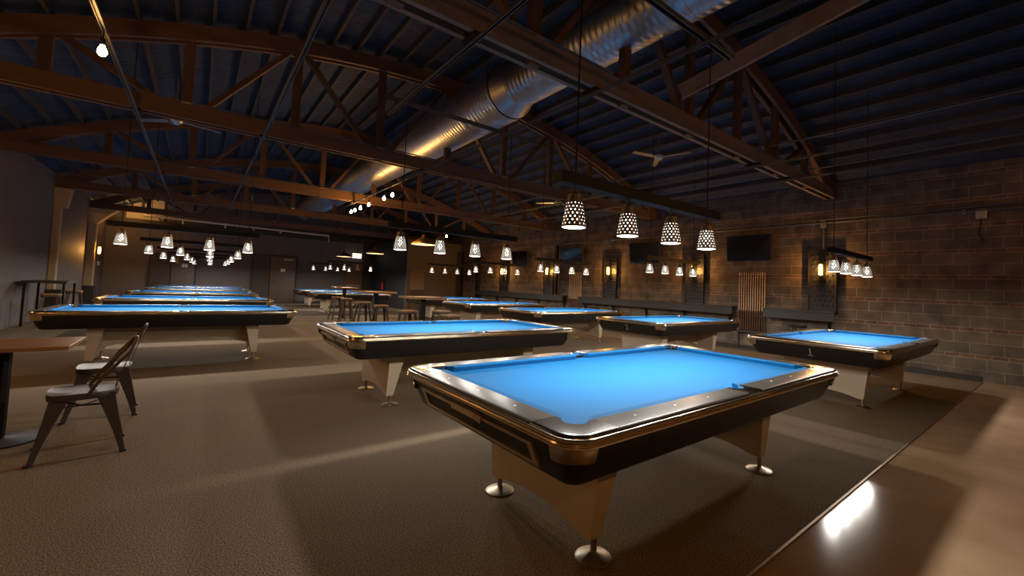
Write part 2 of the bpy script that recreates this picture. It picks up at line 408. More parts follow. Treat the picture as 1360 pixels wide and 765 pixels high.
# ------------------------------------------------------------------ round duct
def duct():
    cx, cz = 3.83, 4.56
    r = empty('round_duct', (cx, 5.5, cz-.45), 0, 'large round spiral metal air duct running the length of the ceiling', 'air duct')
    def seg(pairs, name, m=M['duct']):
        mb = MB(); n = 48; rings = []
        for y, rad in pairs: rings.append([(rad*math.cos(2*PI*k/n), y-5.5, .45+rad*math.sin(2*PI*k/n)) for k in range(n)])
        mb.loft(rings, True, True); return mb.build(name, m, r, smooth=40)
    seg([(-4.6, .335), (5.46, .335)], 'narrow_duct')
    seg([(5.46, .336), (5.74, .45)], 'reducer', M['steel'])
    seg([(5.74, .45), (23.2, .45)], 'wide_duct')
    seg([(5.73, .457), (5.75, .457)], 'joint_ring', M['bsteel'])
    for y in (6.75, 11.2, 15.6, 20.1): seg([(y, .458), (y+.05, .458)], 'joint_ring', M['steel'])
    for y in (.4, 2.4): seg([(y, .342), (y+.04, .342)], 'joint_ring', M['steel'])
    for y, rad in ((2.2, .34), (5.75, .455), (9.9, .455), (14.5, .455), (19.5, .455)):
        for s in (-1, 1): MB().tube([(s*rad, y-5.5, .45), (s*rad, y-5.5, roof_z(cx+s*rad)-cz+.46)], .006).build('hanger_rod', M['bsteel'], r)
duct()

# ------------------------------------------------------------------ conduits and struts on the ceiling
def pipe(pts, r, label, name='ceiling_conduit', m='rstrut', cat='conduit', clips=None):
    e = empty(name, pts[0], 0, label, cat)
    o = Vector(pts[0]); mb = MB(); mb.tube([Vector(p)-o for p in pts], r); mb.build('conduit', M[m], e, smooth=50)
    if clips:
        for c in clips:
            c = Vector(c)-o; MB().box(c.x-.03, c.x+.03, c.y-.02, c.y+.02, c.z-r*1.6, c.z+r*1.6).build('clamp', M['steel'], e)
    return e
ZR = 3.50
def strut(x, y0, y1, label):
    e = empty('strut_rail', (x, y0, ZR), 0, label, 'strut rail', 'strut rails running under the trusses')
    mb = MB(); L = y1-y0
    for s in (-1, 1): mb.box(s*.014-.003, s*.014+.003, 0, L, -.014, .014)
    mb.box(-.014, .014, 0, L, .012, .018)
    mb.build('channel', M['rstrut'], e)
    for ty in TRUSS_Y:
        if y0 < ty < y1: MB().box(-.05, .05, ty-y0-.11, ty-y0+.11, .018, .05).build('bracket', M['bsteel'], e)
strut(-.80, 3.0, 19.8, 'grey strut rail along the hall, leftmost, above the left row of tables')
strut(.65, 3.0, 17.4, 'grey strut rail along the hall, second from the left')
strut(1.775, .4, 5.5, 'dark strut rail overhead, left one above the nearest light bars')
strut(3.27, .2, 13.4, 'grey strut rail crossing the duct, carrying bare amber bulbs further back')
strut(7.12, -.5, 12.5, 'grey strut rail over the table row beside the block wall, left one of the pair')
strut(8.36, -.5, 12.5, 'grey strut rail over the table row beside the block wall, right one of the pair')
for i, (y, x0, x1, l) in enumerate([(1.95, 1.6, 3.75, 'cross rail above the nearest pool table'), (5.08, 1.6, 3.95, 'cross rail above the second table of the middle row'),
                 ]):
    e = empty('cross_rail', ((x0+x1)/2, y, ZR+.03), 0, l, 'strut rail')
    mb = MB(); h = (x1-x0)/2
    for s in (-1, 1): mb.box(-h, h, s*.022-.004, s*.022+.004, 0, .04)
    mb.box(-h, h, -.022, .022, .036, .042); mb.build('channel', M['rstrut'], e)
for y, l in ((3.20, 'conduit lying on the nearest roof truss'), (7.86, 'thin conduit lying along the top of the second truss chord'), (12.55, 'thin conduit lying along the third truss chord')):
    x0, x1 = (1.3, 3.5) if y < 4 else ((-.55, 9.5) if y < 9 else (-1, 3.5))
    pipe([(x0, y, CH_Z+.24), (x1, y, CH_Z+.24)], .014, l)
MB_ = None
pipe([(10.76, -3, 3.03), (10.76, 19.9, 3.03)], .022, 'long grey conduit running along the block wall above the televisions', clips=[(10.78, y, 3.03) for y in (1.2, 3.6, 6.3, 9.6, 13, 16)])
pipe([(10.72, -3, 3.10), (10.72, 8.2, 3.10)], .016, 'thinner conduit just above the wall conduit')
pipe([(7.5, -1.5, 3.92), (7.5, 12.0, 3.92)], .017, 'thin conduit hanging under the roof between duct and block wall', clips=[(7.5, 3.3, 3.92)])
pipe([(9.05, -1.5, 3.82), (9.05, 10.0, 3.82)], .014, 'thin conduit under the roof nearest the block wall')
e = empty('junction_box', (10.785, 3.42, 2.98), 0, 'grey junction box with a drop pipe above the nearest wall lamp', 'junction box')
MB().box(-.04, .04, -.06, .06, -.05, .10, bev=.01).build('box', M['steel'], e)
mb = MB().tube([(0, 0, -.05), (0, 0, -.52)], .012); mb.build('drop_pipe', M['steel'], e)
e = empty('pull_box', (10.785, .98, 2.9), 0, 'small grey box on the wall conduit at the far right', 'junction box')
MB().box(-.04, .04, -.07, .07, -.02, .16, bev=.01).build('box', M['steel'], e)
MB().tube([(0, 0, -.02), (0, .03, -.30), (0, -.03, -.42)], .010).build('cable', M['bsteel'], e)

# sprinkler main, cream bulkhead pipe at the rear
e = empty('rear_pipe', (1.9, 24.4, 3.58), 0, 'long cream pipe along the rear wall top, ending in a short drop', 'pipe')
MB().tube([(-3.9, 0, .12), (3.3, 0, .02)], .055).build('main_pipe', M['white'], e, smooth=50)
MB().tube([(3.3, 0, .03), (3.3, 0, -.32)], .03).build('drop', M['white'], e, smooth=50)
for x in (-3.4, -1.8, .5, 2.4): MB().bar((x, 0, .06), (x, YB-24.4-.004, .06), .03, .03).build('wall_bracket', M['bsteel'], e)
for x in (-2.6, -1.1, 0, 1.1): MB().tube([(x, 0, .06), (x, 0, -.10)], .04).build('fitting', M['white'], e, smooth=50)

# ------------------------------------------------------------------ pool table
L2, W2, RC = 1.47, .81, .12      # outer half length, half width, corner radius
CL, CW = 1.33, .67               # rail / cushion line
NL, NW = 1.28, .62               # cushion noses
ZT = .80
def rrect(hl, hw, rad, n=8):
    p = []
    for cx, cy, a0 in ((hl-rad, hw-rad, 0), (-hl+rad, hw-rad, 90), (-hl+rad, -hw+rad, 180), (hl-rad, -hw+rad, 270)):
        for i in range(n+1):
            a = math.radians(a0+90*i/n); p.append((cx+rad*math.cos(a), cy+rad*math.sin(a)))
    return p
def arc(cx, cy, r, a0, a1, n=8):
    return [(cx+r*math.cos(math.radians(a0+(a1-a0)*i/n)), cy+r*math.sin(math.radians(a0+(a1-a0)*i/n))) for i in range(n+1)]
def crown(co):   # the rail top falls gently to the outer edge
    x, y, z = co
    d = max(abs(x)-(L2-.022), abs(y)-(W2-.022), 0)
    ax, ay = abs(x)-(L2-RC), abs(y)-(W2-RC)
    if ax > 0 and ay > 0: d = max(0, math.hypot(ax, ay)-(RC-.022))
    return Vector((x, y, z-.022+math.sqrt(max(0, .022**2-d*d*.98)) if z > ZT-.02 else z))
def ROLL(a, b): return [a, (a+b-.022)/2]+[b-.022+.022*t for t in (0, .3, .55, .75, .88, .96, 1)]
def pool_table():
    r = empty('pool_table')
    # rails
    e0 = CL-.12; g = .0015
    def railpoly(x0, x1, side):
        y0, y1 = CW, W2
        return [(x0, side*y0), (x1, side*y0), (x1, side*y1), (x0, side*y1)] if side > 0 else [(x0, -y1), (x1, -y1), (x1, -y0), (x0, -y0)]
    for side in (1, -1):
        for sx in (1, -1):
            x0, x1 = sorted((sx*(.085+g), sx*(e0-g)))
            mb = MB()
            rings = []
            for yy in ROLL(CW, W2):
                c = crown(Vector((0, yy, ZT)))
                rings.append([(x0, side*yy, c.z), (x1, side*yy, c.z)])
            rings.append([(x0, side*W2, ZT-.035), (x1, side*W2, ZT-.035)])
            rings.append([(x0, side*CW, ZT-.035), (x1, side*CW, ZT-.035)]); rings.append(rings[0])
            mb.loft(rings, closed=False)
            rail = mb.build('side_rail', M['rail'], r, smooth=40)
            d = MB()
            for i in (1, 2, 3):
                xx = sx*(.085+(e0-.085)*i/3.65)
                d.lathe([(.0, .0006), (.006, .0006), (.007, -.001)], 10, (xx, side*(CW+.055), ZT))
            d.build('sights', M['dot'], rail)
    for sx in (1, -1):
        mb = MB(); rings = []; y0 = CW-.12-g
        for xx in ROLL(CL, L2):
            c = crown(Vector((xx, 0, ZT)))
            rings.append([(sx*xx, -y0, c.z), (sx*xx, y0, c.z)])
        rings += [[(sx*L2, -y0, ZT-.035), (sx*L2, y0, ZT-.035)], [(sx*CL, -y0, ZT-.035), (sx*CL, y0, ZT-.035)]]; rings.append(rings[0])
        mb.loft(rings, closed=False); rail = mb.build('end_rail', M['rail'], r, smooth=40)
        d = MB()
        for yy in (-.33, 0, .33): d.lathe([(.0, .0006), (.006, .0006), (.007, -.001)], 10, (sx*(CL+.055), yy, ZT))
        d.build('sights', M['dot'], rail)
    # cushions (cloth)
    def cushion(p_out0, p_out1, p_n0, p_n1):
        mb = MB()
        a, b, c, d = [Vector((*p, 0)) for p in (p_out0, p_out1, p_n1, p_n0)]
        inw = ((c+d)/2-(a+b)/2)
        rings = []
        for t, z in ((0, ZT-.001), (.75, ZT+.002), (.95, ZT-.001), (1.0, ZT-.008), (.80, ZT-.036), (0, ZT-.036)):
            rings.append([(*(a+(d-a)*t).xy, z), (*(b+(c-b)*t).xy, z)])
        rings.append(rings[0]); mb.loft(rings, closed=False)
        for e in (0, 1):
            vs_ = [mb.bm.verts.new(rr[e]) for rr in rings[:-1]]; mb.face(vs_)
        mb.build('cushion', M['cloth'], r)
    for side in (1, -1):
        for sx in (1, -1):
            cushion((sx*.062, side*CW), (sx*(CL-.080), side*CW), (sx*.075, side*NW), (sx*(CL-.135), side*NW))
    for sx in (1, -1):
        cushion((sx*CL, -(CW-.080)), (sx*CL, CW-.080), (sx*NL, -(CW-.135)), (sx*NL, CW-.135))
    # bed
    poly = []
    def corner(sx, sy):
        c = (sx*(CL-.005), sy*(CW-.005)); a = arc(c[0], c[1], .066, 180 if (sx > 0) else 0, 0, 1)
        return c
    bl, bw = CL-.0, CW-.0
    q = []
    cr = .094
    for sx, sy in ((1, 1), (-1, 1), (-1, -1), (1, -1)):
        c = (sx*bl, sy*bw)
        base = {(1, 1): 180, (-1, 1): 270, (-1, -1): 0, (1, -1): 90}[(sx, sy)]
        q += arc(c[0], c[1], cr, base+90, base, 8)
    poly = q
    MB().prism(poly, ZT-.065, ZT-.036).build('bed_cloth', M['cloth'], r)
    # pocket castings
    hole = .055; hx, hy = CL-.035, CW-.035
    def casting(sx, sy):
        inner = [(e0, CW)] + arc(hx, hy, hole, 140.5, -50.5, 16) + [(CL, CW-.12)]
        n_ = len(inner)
        def outer(off):          # matching number of points along the outer outline, inset by off
            st = [(e0, W2-off), (L2-RC, W2-off)]
            ar = [(L2-RC+(RC-off)*math.sin(math.radians(90*i/(n_-3))), W2-RC+(RC-off)*math.cos(math.radians(90*i/(n_-3)))) for i in range(n_-2)]
            return [st[0]]+ar+[(L2-off, CW-.12)]
        mb = MB(); rings = [[(x*sx, y*sy, ZT-.036) for x, y in inner], [(x*sx, y*sy, ZT-.004) for x, y in inner]]
        sh = [(x+(hx-x)*-.03, y+(hy-y)*-.03) for x, y in inner]
        rings.append([(x*sx, y*sy, ZT+.0005) for x, y in ([inner[0]]+sh[1:-1]+[inner[-1]])])
        for t in (0, .3, .55, .75, .88, .96, 1):
            off = .022*(1-t); rings.append([(x*sx, y*sy, ZT+.0005-.022+math.sqrt(max(0, .022**2-(.022*t)**2*.98))) for x, y in outer(off)])
        rings.append([(x*sx, y*sy, ZT-.036) for x, y in outer(0)]); rings.append(rings[0])
        mb.loft(rings, closed=False)
        for e in (0, -1):
            mb.face([mb.bm.verts.new(q[e]) for q in rings[:-1]])
        return mb
    for sx, sy in ((1, 1), (-1, 1), (-1, -1), (1, -1)):
        mb = casting(sx, sy); mb.build('corner_casting', M['chrome'], r, smooth=35)
        mb = MB(); mb.lathe([(hole+.002, -.040), (hole+.001, -.06), (hole-.004, -.15), (.02, -.165), (.0005, -.165)], 20, (sx*hx, sy*hy, ZT))
        mb.build('pocket_liner', M['liner'], r, smooth=50)
    for sy in (1, -1):
        p = [(-.085, CW), (-.055, CW)] + arc(0, CW+.002, .054, 180, 0, 12) + [(.055, CW), (.085, CW), (.085, W2-.022), (.085, W2-.010), (.085, W2-.003), (.085, W2), (-.085, W2), (-.085, W2-.003), (-.085, W2-.010), (-.085, W2-.022)]
        mb = MB(); mb.prism([(x, y*sy) for x, y in p], ZT-.036, ZT+.0005, fn=crown)
        mb.build('side_casting', M['chrome'], r, smooth=35)
        mb = MB(); mb.lathe([(.056, -.040), (.055, -.06), (.050, -.14), (.02, -.155), (.0005, -.155)], 18, (0, sy*(CW+.002), ZT))
        mb.build('pocket_liner', M['liner'], r, smooth=50)
    # ridged metal trim round the outside
    prof = [(-.006, ZT-.012), (.003, ZT-.013), (.008, ZT-.017), (.009, ZT-.022), (.002, ZT-.0245), (.002, ZT-.0265), (.010, ZT-.029), (.012, ZT-.035), (.004, ZT-.0385), (.004, ZT-.0405), (.010, ZT-.043), (.010, ZT-.049), (.004, ZT-.053), (-.03, ZT-.053)]
    mb = MB(); mb.loft([[(x, y, z) for x, y in rrect(L2+o, W2+o, RC+o)] for o, z in prof]); mb.build('rail_trim', M['trim'], r, smooth=30)
    # tapering apron
    rings = []
    for i, z in ((.012, ZT-.050), (.020, ZT-.075), (.085, .585), (.105, .565), (.125, .560)):
        rings.append([(x, y, z) for x, y in rrect(L2-i, W2-i, RC-i*.55, 8)])
    mb = MB(); mb.loft(rings, cap1=True); mb.build('apron', M['apron'], r, smooth=35)
    # metal caps on the apron corners
    for sx, sy in ((1, 1), (-1, 1), (-1, -1), (1, -1)):
        rings = []
        for i, z in ((.006, ZT-.050), (.012, ZT-.080), (.020, ZT-.112), (.026, ZT-.122), (.045, ZT-.122)):
            h, v = L2-i, W2-i; rad = RC
            ex = .085
            pts = [(h, W2-RC-ex+.06)] + arc(h-rad, v-rad, rad, 0, 90, 10) + [(L2-RC-ex+.06, v)]
            rings.append([(x*sx, y*sy, z) for x, y in pts])
        mb = MB(); mb.loft(rings, closed=False); mb.build('corner_cap', M['trim'], r, smooth=35)
    # underframe: two end pedestals, an arched beam and four levelling feet
    for sx in (1, -1):
        mb = MB(); N_ = 18; outer = []; inner = []
        def yz(side_):
            pts = []
            for k in range(N_+1):
                t = -1+2*k/N_; yb = .445*t
                zb = .105+.055*max(0, 1-(abs(t)/.86)**2.2) if abs(t) < .86 else .105
                pts.append((yb, zb))
            return pts
        bt = yz(0); poly = [(-.50, .57)] + [(-.495, .50)] + bt + [(.495, .50), (.50, .57)]
        b = bmesh.new()
        def X(z, s): # the slab narrows towards the floor
            t = (z-.105)/.465; return (.93 + (.045 if s else -(.03+.10*t)))
        A = [b.verts.new((sx*X(z, 1), y, z)) for y, z in poly]; B = [b.verts.new((sx*X(z, 0), y, z)) for y, z in poly]
        b.faces.new(A); b.faces.new(B[::-1]); n = len(poly)
        for k in range(n): b.faces.new((A[k], B[k], B[(k+1) % n], A[(k+1) % n]))
        bmesh.ops.triangulate(b, faces=[f for f in b.faces if len(f.verts) > 4])
        mb.merge(b); mb.build('pedestal', M['cream'], r, smooth=25)
        for sy in (1, -1):
            fx, fy = sx*.925, sy*.425
            mb = MB(); mb.lathe([(.016, .11), (.016, .03), (.022, .028), (.055, .018), (.088, .010), (.094, .006), (.094, .0), (.001, .0)], 28, (fx, fy, 0))
            mb.build('levelling_foot', M['footm'], r, smooth=35)
    mb = MB(); N_ = 16; top = []; bot = []
    for k in range(N_+1):
        x = -.90+1.8*k/N_; bot.append((x, .22+.13*(1-(x/.90)**2)))
    poly = [(-.90, .57)] + bot + [(.90, .57)]
    b = bmesh.new(); A = [b.verts.new((x, -.10, z)) for x, z in poly]; B = [b.verts.new((x, .10, z)) for x, z in poly]
    b.faces.new(A); b.faces.new(B[::-1]); n = len(poly)
    for k in range(n): b.faces.new((A[k], B[k], B[(k+1) % n], A[(k+1) % n]))
    bmesh.ops.triangulate(b, faces=[f for f in b.faces if len(f.verts) > 4]); mb.merge(b); mb.build('arched_beam', M['cream'], r)
    return r

def apron_face(y, z):        # x of the end face of the apron at height z, local -x end
    t = (ZT-.075-z)/(ZT-.075-.585); return -(L2-.020-.065*t)
def ball_return(r, end=-1):
    """recessed ball tray with a metal frame on one end"""
    zt, zb = .712, .598; h = .545
    def quad(y0, y1, z0, z1, off, name, m, th=.010):
        mb = MB()
        rings = []
        for y in (y0, y1):
            rings.append([(apron_face(y, z1)-off-th, y, z1), (apron_face(y, z0)-off-th, y, z0), (apron_face(y, z0)-off+.012, y, z0), (apron_face(y, z1)-off+.012, y, z1)])
        mb.loft(rings, True, True)
        if end > 0:
            for v in mb.bm.verts: v.co.x *= -1
        return mb
    fr = MB()
    for a in ((-h, h, zt-.018, zt), (-h, h, zb, zb+.018), (-h, -h+.035, zb+.018, zt-.018), (h-.035, h, zb+.018, zt-.018)):
        q = quad(a[0], a[1], a[2], a[3], 0, '', None, .014); fr.merge(q.bm)
    # raised handle in the middle of the upper bar
    hb = MB(); rings = []
    for y, zz, o in ((-.15, zt-.002, .014), (-.11, zt+.014, .024), (.11, zt+.014, .024), (.15, zt-.002, .014)):
        x = apron_face(0, zz)-.002
        rings.append([(x-o, y, zz), (x-o, y, zz-.030), (x+.005, y, zz-.030), (x+.005, y, zz)])
    hb.loft(rings, True, True)
    br = fr.build('ball_return_frame', M['frame'], r)
    hb.build('pull_handle', M['frame'], br)
    tr = MB(); q = quad(-h+.035, h-.035, zb+.018, zt-.018, -.002, '', None, .004); tr.merge(q.bm); tr.build('ball_tray', M['liner'], br)

def number(r, txt, y=.0):
    cu = D.curves.new('number', 'FONT'); cu.body = txt; cu.size = .15; cu.extrude = .002; cu.align_x = 'CENTER'; cu.align_y = 'CENTER'
    tmp = D.objects.new('tmp', cu); COL.objects.link(tmp)
    me = D.meshes.new_from_object(tmp); D.objects.remove(tmp)
    if txt == '1':       # serif foot as on the table
        b = bmesh.new(); b.from_mesh(me); lo = min(v.co.y for v in b.verts); x1 = max(v.co.x for v in b.verts)
        mm = Matrix.Translation((x1-.010, lo+.005, 0)) @ Matrix.Diagonal((.058, .010, .004, 1)); bmesh.ops.create_cube(b, size=1, matrix=mm); b.to_mesh(me); b.free()
    me.name = 'number_plate'; me.materials.clear(); me.materials.append(M['number'])
    o = D.objects.new('number_plate', me); COL.objects.link(o); o.parent = r
    z = .655; tilt = math.atan2(.065, ZT-.075-.585)
    X = Vector((0, -1, 0)); Y = Vector((-.065, 0, ZT-.075-.585)).normalized(); Z = X.cross(Y)
    m = Matrix((X, Y, Z)).transposed().to_4x4(); m.translation = Vector((apron_face(0, z)-.003, y, z)); o.matrix_local = m
    return o

plain = pool_table()
GT = 'blue-clothed pool tables'
TABLES = [  # x, y, rot, end fitting, label
 (2.56, 1.95, .005, 'ball', 'nearest pool table, blue cloth and ball tray, largest in the room'),
 (2.63, 5.08, -.002, 'ball', 'pool table directly behind the nearest one, its end ball tray visible'),
 (7.56, 2.08, -.003, '1', 'pool table marked 1, beside the block wall at right'),
 (7.78, 5.25, .004, '2', 'pool table marked 2, second of the row beside the block wall'),
 (7.27, 8.08, .004, None, 'blue pool table behind table 2, third of the row beside the block wall'),
 (7.33, 11.30, 0, None, 'fourth pool table along the block wall, two behind table 2'),
 (7.45, 14.70, 0, None, 'farthest visible pool table of the row beside the block wall'),
 (4.84, 18.4, 0, None, 'distant pool table behind the wooden high tables, under two light bars'),
 (4.88, 21.9, 0, None, 'farthest pool table of the middle, in front of the charcoal rear wall'),
 (-.17, 8.78, 0, None, 'left row pool table nearest the camera, behind the metal chairs'),
 (-.09, 12.35, 0, None, 'left row pool table, second from the front'),
 (-.02, 16.1, 0, None, 'left row pool table, third from the front'),
 (.06, 19.7, 0, None, 'left row pool table, fourth from the front'),
 (.10, 23.0, 0, None, 'last pool table of the left row, closest to the rear doors'),
]
for i, (x, y, rz, kind, lab) in enumerate(TABLES):
    t = plain if i == len(TABLES)-1 else copy_tree(plain)
    t.location = (x, y, 0); t.rotation_euler = (0, 0, rz)
    tag(t, lab, 'pool table', GT)
    if kind == 'ball' : ball_return(t)
    elif kind: number(t, kind)
# ------------------------------------------------------------------ pendant bars with perforated shades
def shade_mesh():
    mb = MB(); bm = mb.bm
    z0, z1, r0, r1 = 0.0, .205, .077, .043
    rows, cols = 9, 14
    hole_rows = 7
    def R(z): return r0+(r1-r0)*(z-z0)/(z1-z0)
    dz = (z1-.012)/rows
    def P(a, z): return (R(z)*math.cos(a), R(z)*math.sin(a), z)
    for row in range(rows):
        za = .010+row*dz
        for c in range(cols):
            off = .5 if row % 2 else 0
            ca = 2*PI*(c+off)/cols; da = PI/cols; zc = za+dz/2
            corners = [(ca-da, za), (ca, za), (ca+da, za), (ca+da, zc), (ca+da, za+dz), (ca, za+dz), (ca-da, za+dz), (ca-da, zc)]
            if row < hole_rows:
                hr = .0046 if row < 5 else .0036
                inn = []
                for a, z in corners:
                    ang = math.atan2((z-zc)/(dz/2), (a-ca)/da)
                    inn.append((ca+hr*math.cos(ang)/R(zc), zc+hr*math.sin(ang)))
                O = [bm.verts.new(P(*q)) for q in corners]; I = [bm.verts.new(P(*q)) for q in inn]
                for k in range(8): mb.face([O[k], O[(k+1) % 8], I[(k+1) % 8], I[k]])
            else:
                O = [bm.verts.new(P(*q)) for q in corners]; mb.face(O)
    n = 32
    rg = [[bm.verts.new((r*math.cos(2*PI*k/n), r*math.sin(2*PI*k/n), z)) for k in range(n)] for r, z in ((.077, .012), (.079, .006), (.079, 0), (.074, 0))]
    for A, B in zip(rg, rg[1:]):
        for k in range(n): mb.face([A[k], A[(k+1) % n], B[(k+1) % n], B[k]])
    mb.lathe([(.0435, .200), (.044, .206), (.020, .212), (.012, .225), (.010, .262)], 20)
    bmesh.ops.remove_doubles(bm, verts=bm.verts[:], dist=.0004)
    return mb.mesh('lamp_shade', M['shade'], 60)
SHADE = shade_mesh()
mb = MB(); mb.lathe([(.0005, -.002), (.055, -.003), (.072, .001), (.0735, .006), (.055, .010), (.0005, .012)], 28); DIFF = mb.mesh('diffuser', M['led'], 60)
DIFFO = DIFF.copy(); DIFFO.materials.clear(); DIFFO.materials.append(M['led_off'])
mb = MB(); mb.lathe([(.0005, .04), (.018, .045), (.026, .06), (.026, .11), (.014, .15), (.010, .20)], 16); BULB = mb.mesh('lamp_bulb', M['led_in'], 60)
RIM = 1.735
def pendant_bar(x, y, lab, rods=(-.78, .78), rot=0, unlit=()):
    r = empty('pendant_light_bar', (x, y, RIM), rot, lab, 'pendant light', 'black light bars with four perforated shades')
    MB().box(-.93, .93, -.045, .045, .262, .335, bev=.004).build('bar', M['bsteel'], r)
    for rx in rods:
        zt = ZR+.03 if abs(x-2.6) < .4 else roof_z(x+rx)+.01
        MB().tube([(rx, 0, .335), (rx, 0, zt-RIM)], .0055).build('suspension_rod', M['bsteel'], r)
    for k in range(4):
        sx = (k-1.5)*.52
        s = D.objects.new('lamp_shade', SHADE); COL.objects.link(s); s.parent = r; s.location = (sx, 0, 0)
        lit = k not in unlit
        d = D.objects.new('diffuser', DIFF if lit else DIFFO); COL.objects.link(d); d.parent = s
        if lit:
            b = D.objects.new('lamp_bulb', BULB); COL.objects.link(b); b.parent = s
            lamp('lamp_light', 'AREA', (0, 0, -.012), PEND_W, PEND_C, s, .13)
    return r
PB = [(2.60, 1.95, 'nearest and largest pendant light bar, over the nearest pool table', ()),
 (2.66, 5.08, 'pendant light bar over the pool table behind the nearest one', ()),
 (7.74, 2.08, 'pendant light bar in front of the wall at right, over table 1', ()),
 (7.79, 5.25, 'pendant light bar over table 2 beside the block wall', ()),
 (7.27, 8.08, 'pendant light bar over the third table along the block wall', ()),
 (7.36, 11.35, 'pendant light bar over the fourth table along the block wall', ()),
 (7.48, 14.75, 'pendant light bar over the farthest table along the block wall', ()),
 (4.84, 18.45, 'pendant light bar by the exit sign, one of its four lamps unlit', (2,)),
 (4.88, 21.9, 'distant pendant light bar in front of the charcoal rear wall', ()),
 (-.16, 8.78, 'pendant light bar over the nearest table of the left row', ()),
 (-.10, 12.35, 'pendant light bar over the second table of the left row', ()),
 (-.05, 16.1, 'pendant light bar over the third table of the left row', ()),
 (.02, 19.7, 'pendant light bar over the fourth table of the left row', ()),
 (.06, 23.0, 'pendant light bar over the last left table, leftmost lamp unlit', (0,)),
]
for x, y, l, u in PB: pendant_bar(x, y, l, rods=(-.5, .5) if 4 < x < 5 else (-.78, .78), unlit=u)

# ------------------------------------------------------------------ the block wall: lamps, panels, televisions, ledge, cues
def wall_panel(y, lab):
    r = empty('wall_panel', (XW-.03, y, 1.06), 0, lab, 'wall panel', 'dark metal panels on the block wall')
    mb = MB(); mb.box(-.02, .03, -.28, .28, 0, 1.38, bev=.004); mb.build('board', M['panel'], r)
    f = MB(); f.box(-.045, -.02, -.28, -.255, 0, 1.38); f.box(-.045, -.02, .255, .28, 0, 1.38); f.box(-.045, -.02, -.28, .28, 1.355, 1.38); f.box(-.045, -.02, -.28, .28, 0, .025)
    f.build('frame', M['panel'], r)
    d = MB()
    for i in range(11):
        for j in range(5):
            d.lathe([(.001, .012), (.018, .010), (.026, 0)], 10, (0, 0, 0)) if False else None
            zc = .14+i*.11; yc = -.19+j*.095+(.0475 if i % 2 else 0)
            if yc > .22: continue
            n = 10; c = Vector((-.021, yc, zc))
            A = [d.bm.verts.new(c+Vector((0, .028*math.cos(2*PI*k/n), .028*math.sin(2*PI*k/n)))) for k in range(n)]
            B = [d.bm.verts.new(c+Vector((-.014, .018*math.cos(2*PI*k/n), .018*math.sin(2*PI*k/n)))) for k in range(n)]
            for k in range(n): d.face([A[k], A[(k+1) % n], B[(k+1) % n], B[k]])
            d.face(B)
    d.build('embossed_studs', M['panel'], r)
def sconce(x, y, z, lab, side=-1, watts=SCONCE_W):
    r = empty('wall_lamp', (x, y, z), 0, lab, 'wall lamp', 'amber wall lamps')
    MB().box(0 if side < 0 else -.02, .02 if side < 0 else 0, -.05, .05, -.15, .15, bev=.004).build('backplate', M['bsteel'], r)
    for dz in (-.135, .135): MB().tube([(0, 0, dz), (side*.085, 0, dz)], .008).build('arm', M['bsteel'], r)
    MB().lathe([(.012, -.12), (.034, -.11), (.034, .11), (.012, .12)], 20, (side*.085, 0, 0), cap=True).build('glowing_tube', M['warmlamp'], r, smooth=40)
    for dz in (-.14, .125): MB().lathe([(.001, dz), (.03, dz), (.03, dz+.016), (.001, dz+.016)], 16, (side*.085, 0, 0)).build('end_cap', M['bsteel'], r, smooth=40)
    lamp('lamp_light', 'POINT', (side*.125, 0, 0), watts, WARM, r, .03)
PY = [3.44, 6.55, 9.67, 12.88, 16.08]
nm = ['nearest', 'second', 'third', 'fourth', 'fifth']
for i, y in enumerate(PY):
    wall_panel(y, 'dark studded wall panel behind the %s amber lamp on the block wall, counted from the right' % nm[i])
    sconce(XW-.075, y, 1.98, '%s amber tube lamp on the block wall counting from the right' % nm[i])
mb = MB(); mb.box(-.07, .07, -.09, .09, 0, 2.9); o = mb.build('steel_post', M['bsteel']); o.location = (XW-.09, 18.3, 0)
tag(o, 'black steel post against the block wall beyond the last wall lamp', 'post')
mb = MB(); mb.box(-.05, .05, -.06, .06, 0, 1.9); o = mb.build('short_post', M['bsteel']); o.location = (XW-.09, 12.40, 1.09)
tag(o, 'short black post beside the fourth wall lamp', 'post')
def tv(y, w, lab, tilt=-.09):
    r = empty('television', (XW-.185, y, 2.20), 0, lab, 'television', 'televisions on the block wall'); h = .66
    r.rotation_euler = (0, tilt, 0)
    MB().box(-.02, .03, -w/2, w/2, 0, h, bev=.006).build('casing', M['plastic'], r)
    MB().box(-.0225, -.019, -w/2+.02, w/2-.02, .025, h-.02).build('screen', M['screen'], r)
    MB().box(.03, (.1845-.003+math.sin(-tilt)*.2)/math.cos(tilt), -.12, .12, .2, .40).build('wall_bracket', M['bsteel'], r)
tv(5.0, 1.10, 'wall television nearest the right edge, above the standing cues')
tv(8.17, 1.12, 'wall television behind the right lamps of the nearest light bar')
tv(11.38, 1.15, 'wall television right of the third amber lamp, reflecting blue', -.2)
tv(14.65, 1.12, 'farthest wall television, left of the fourth amber lamp')

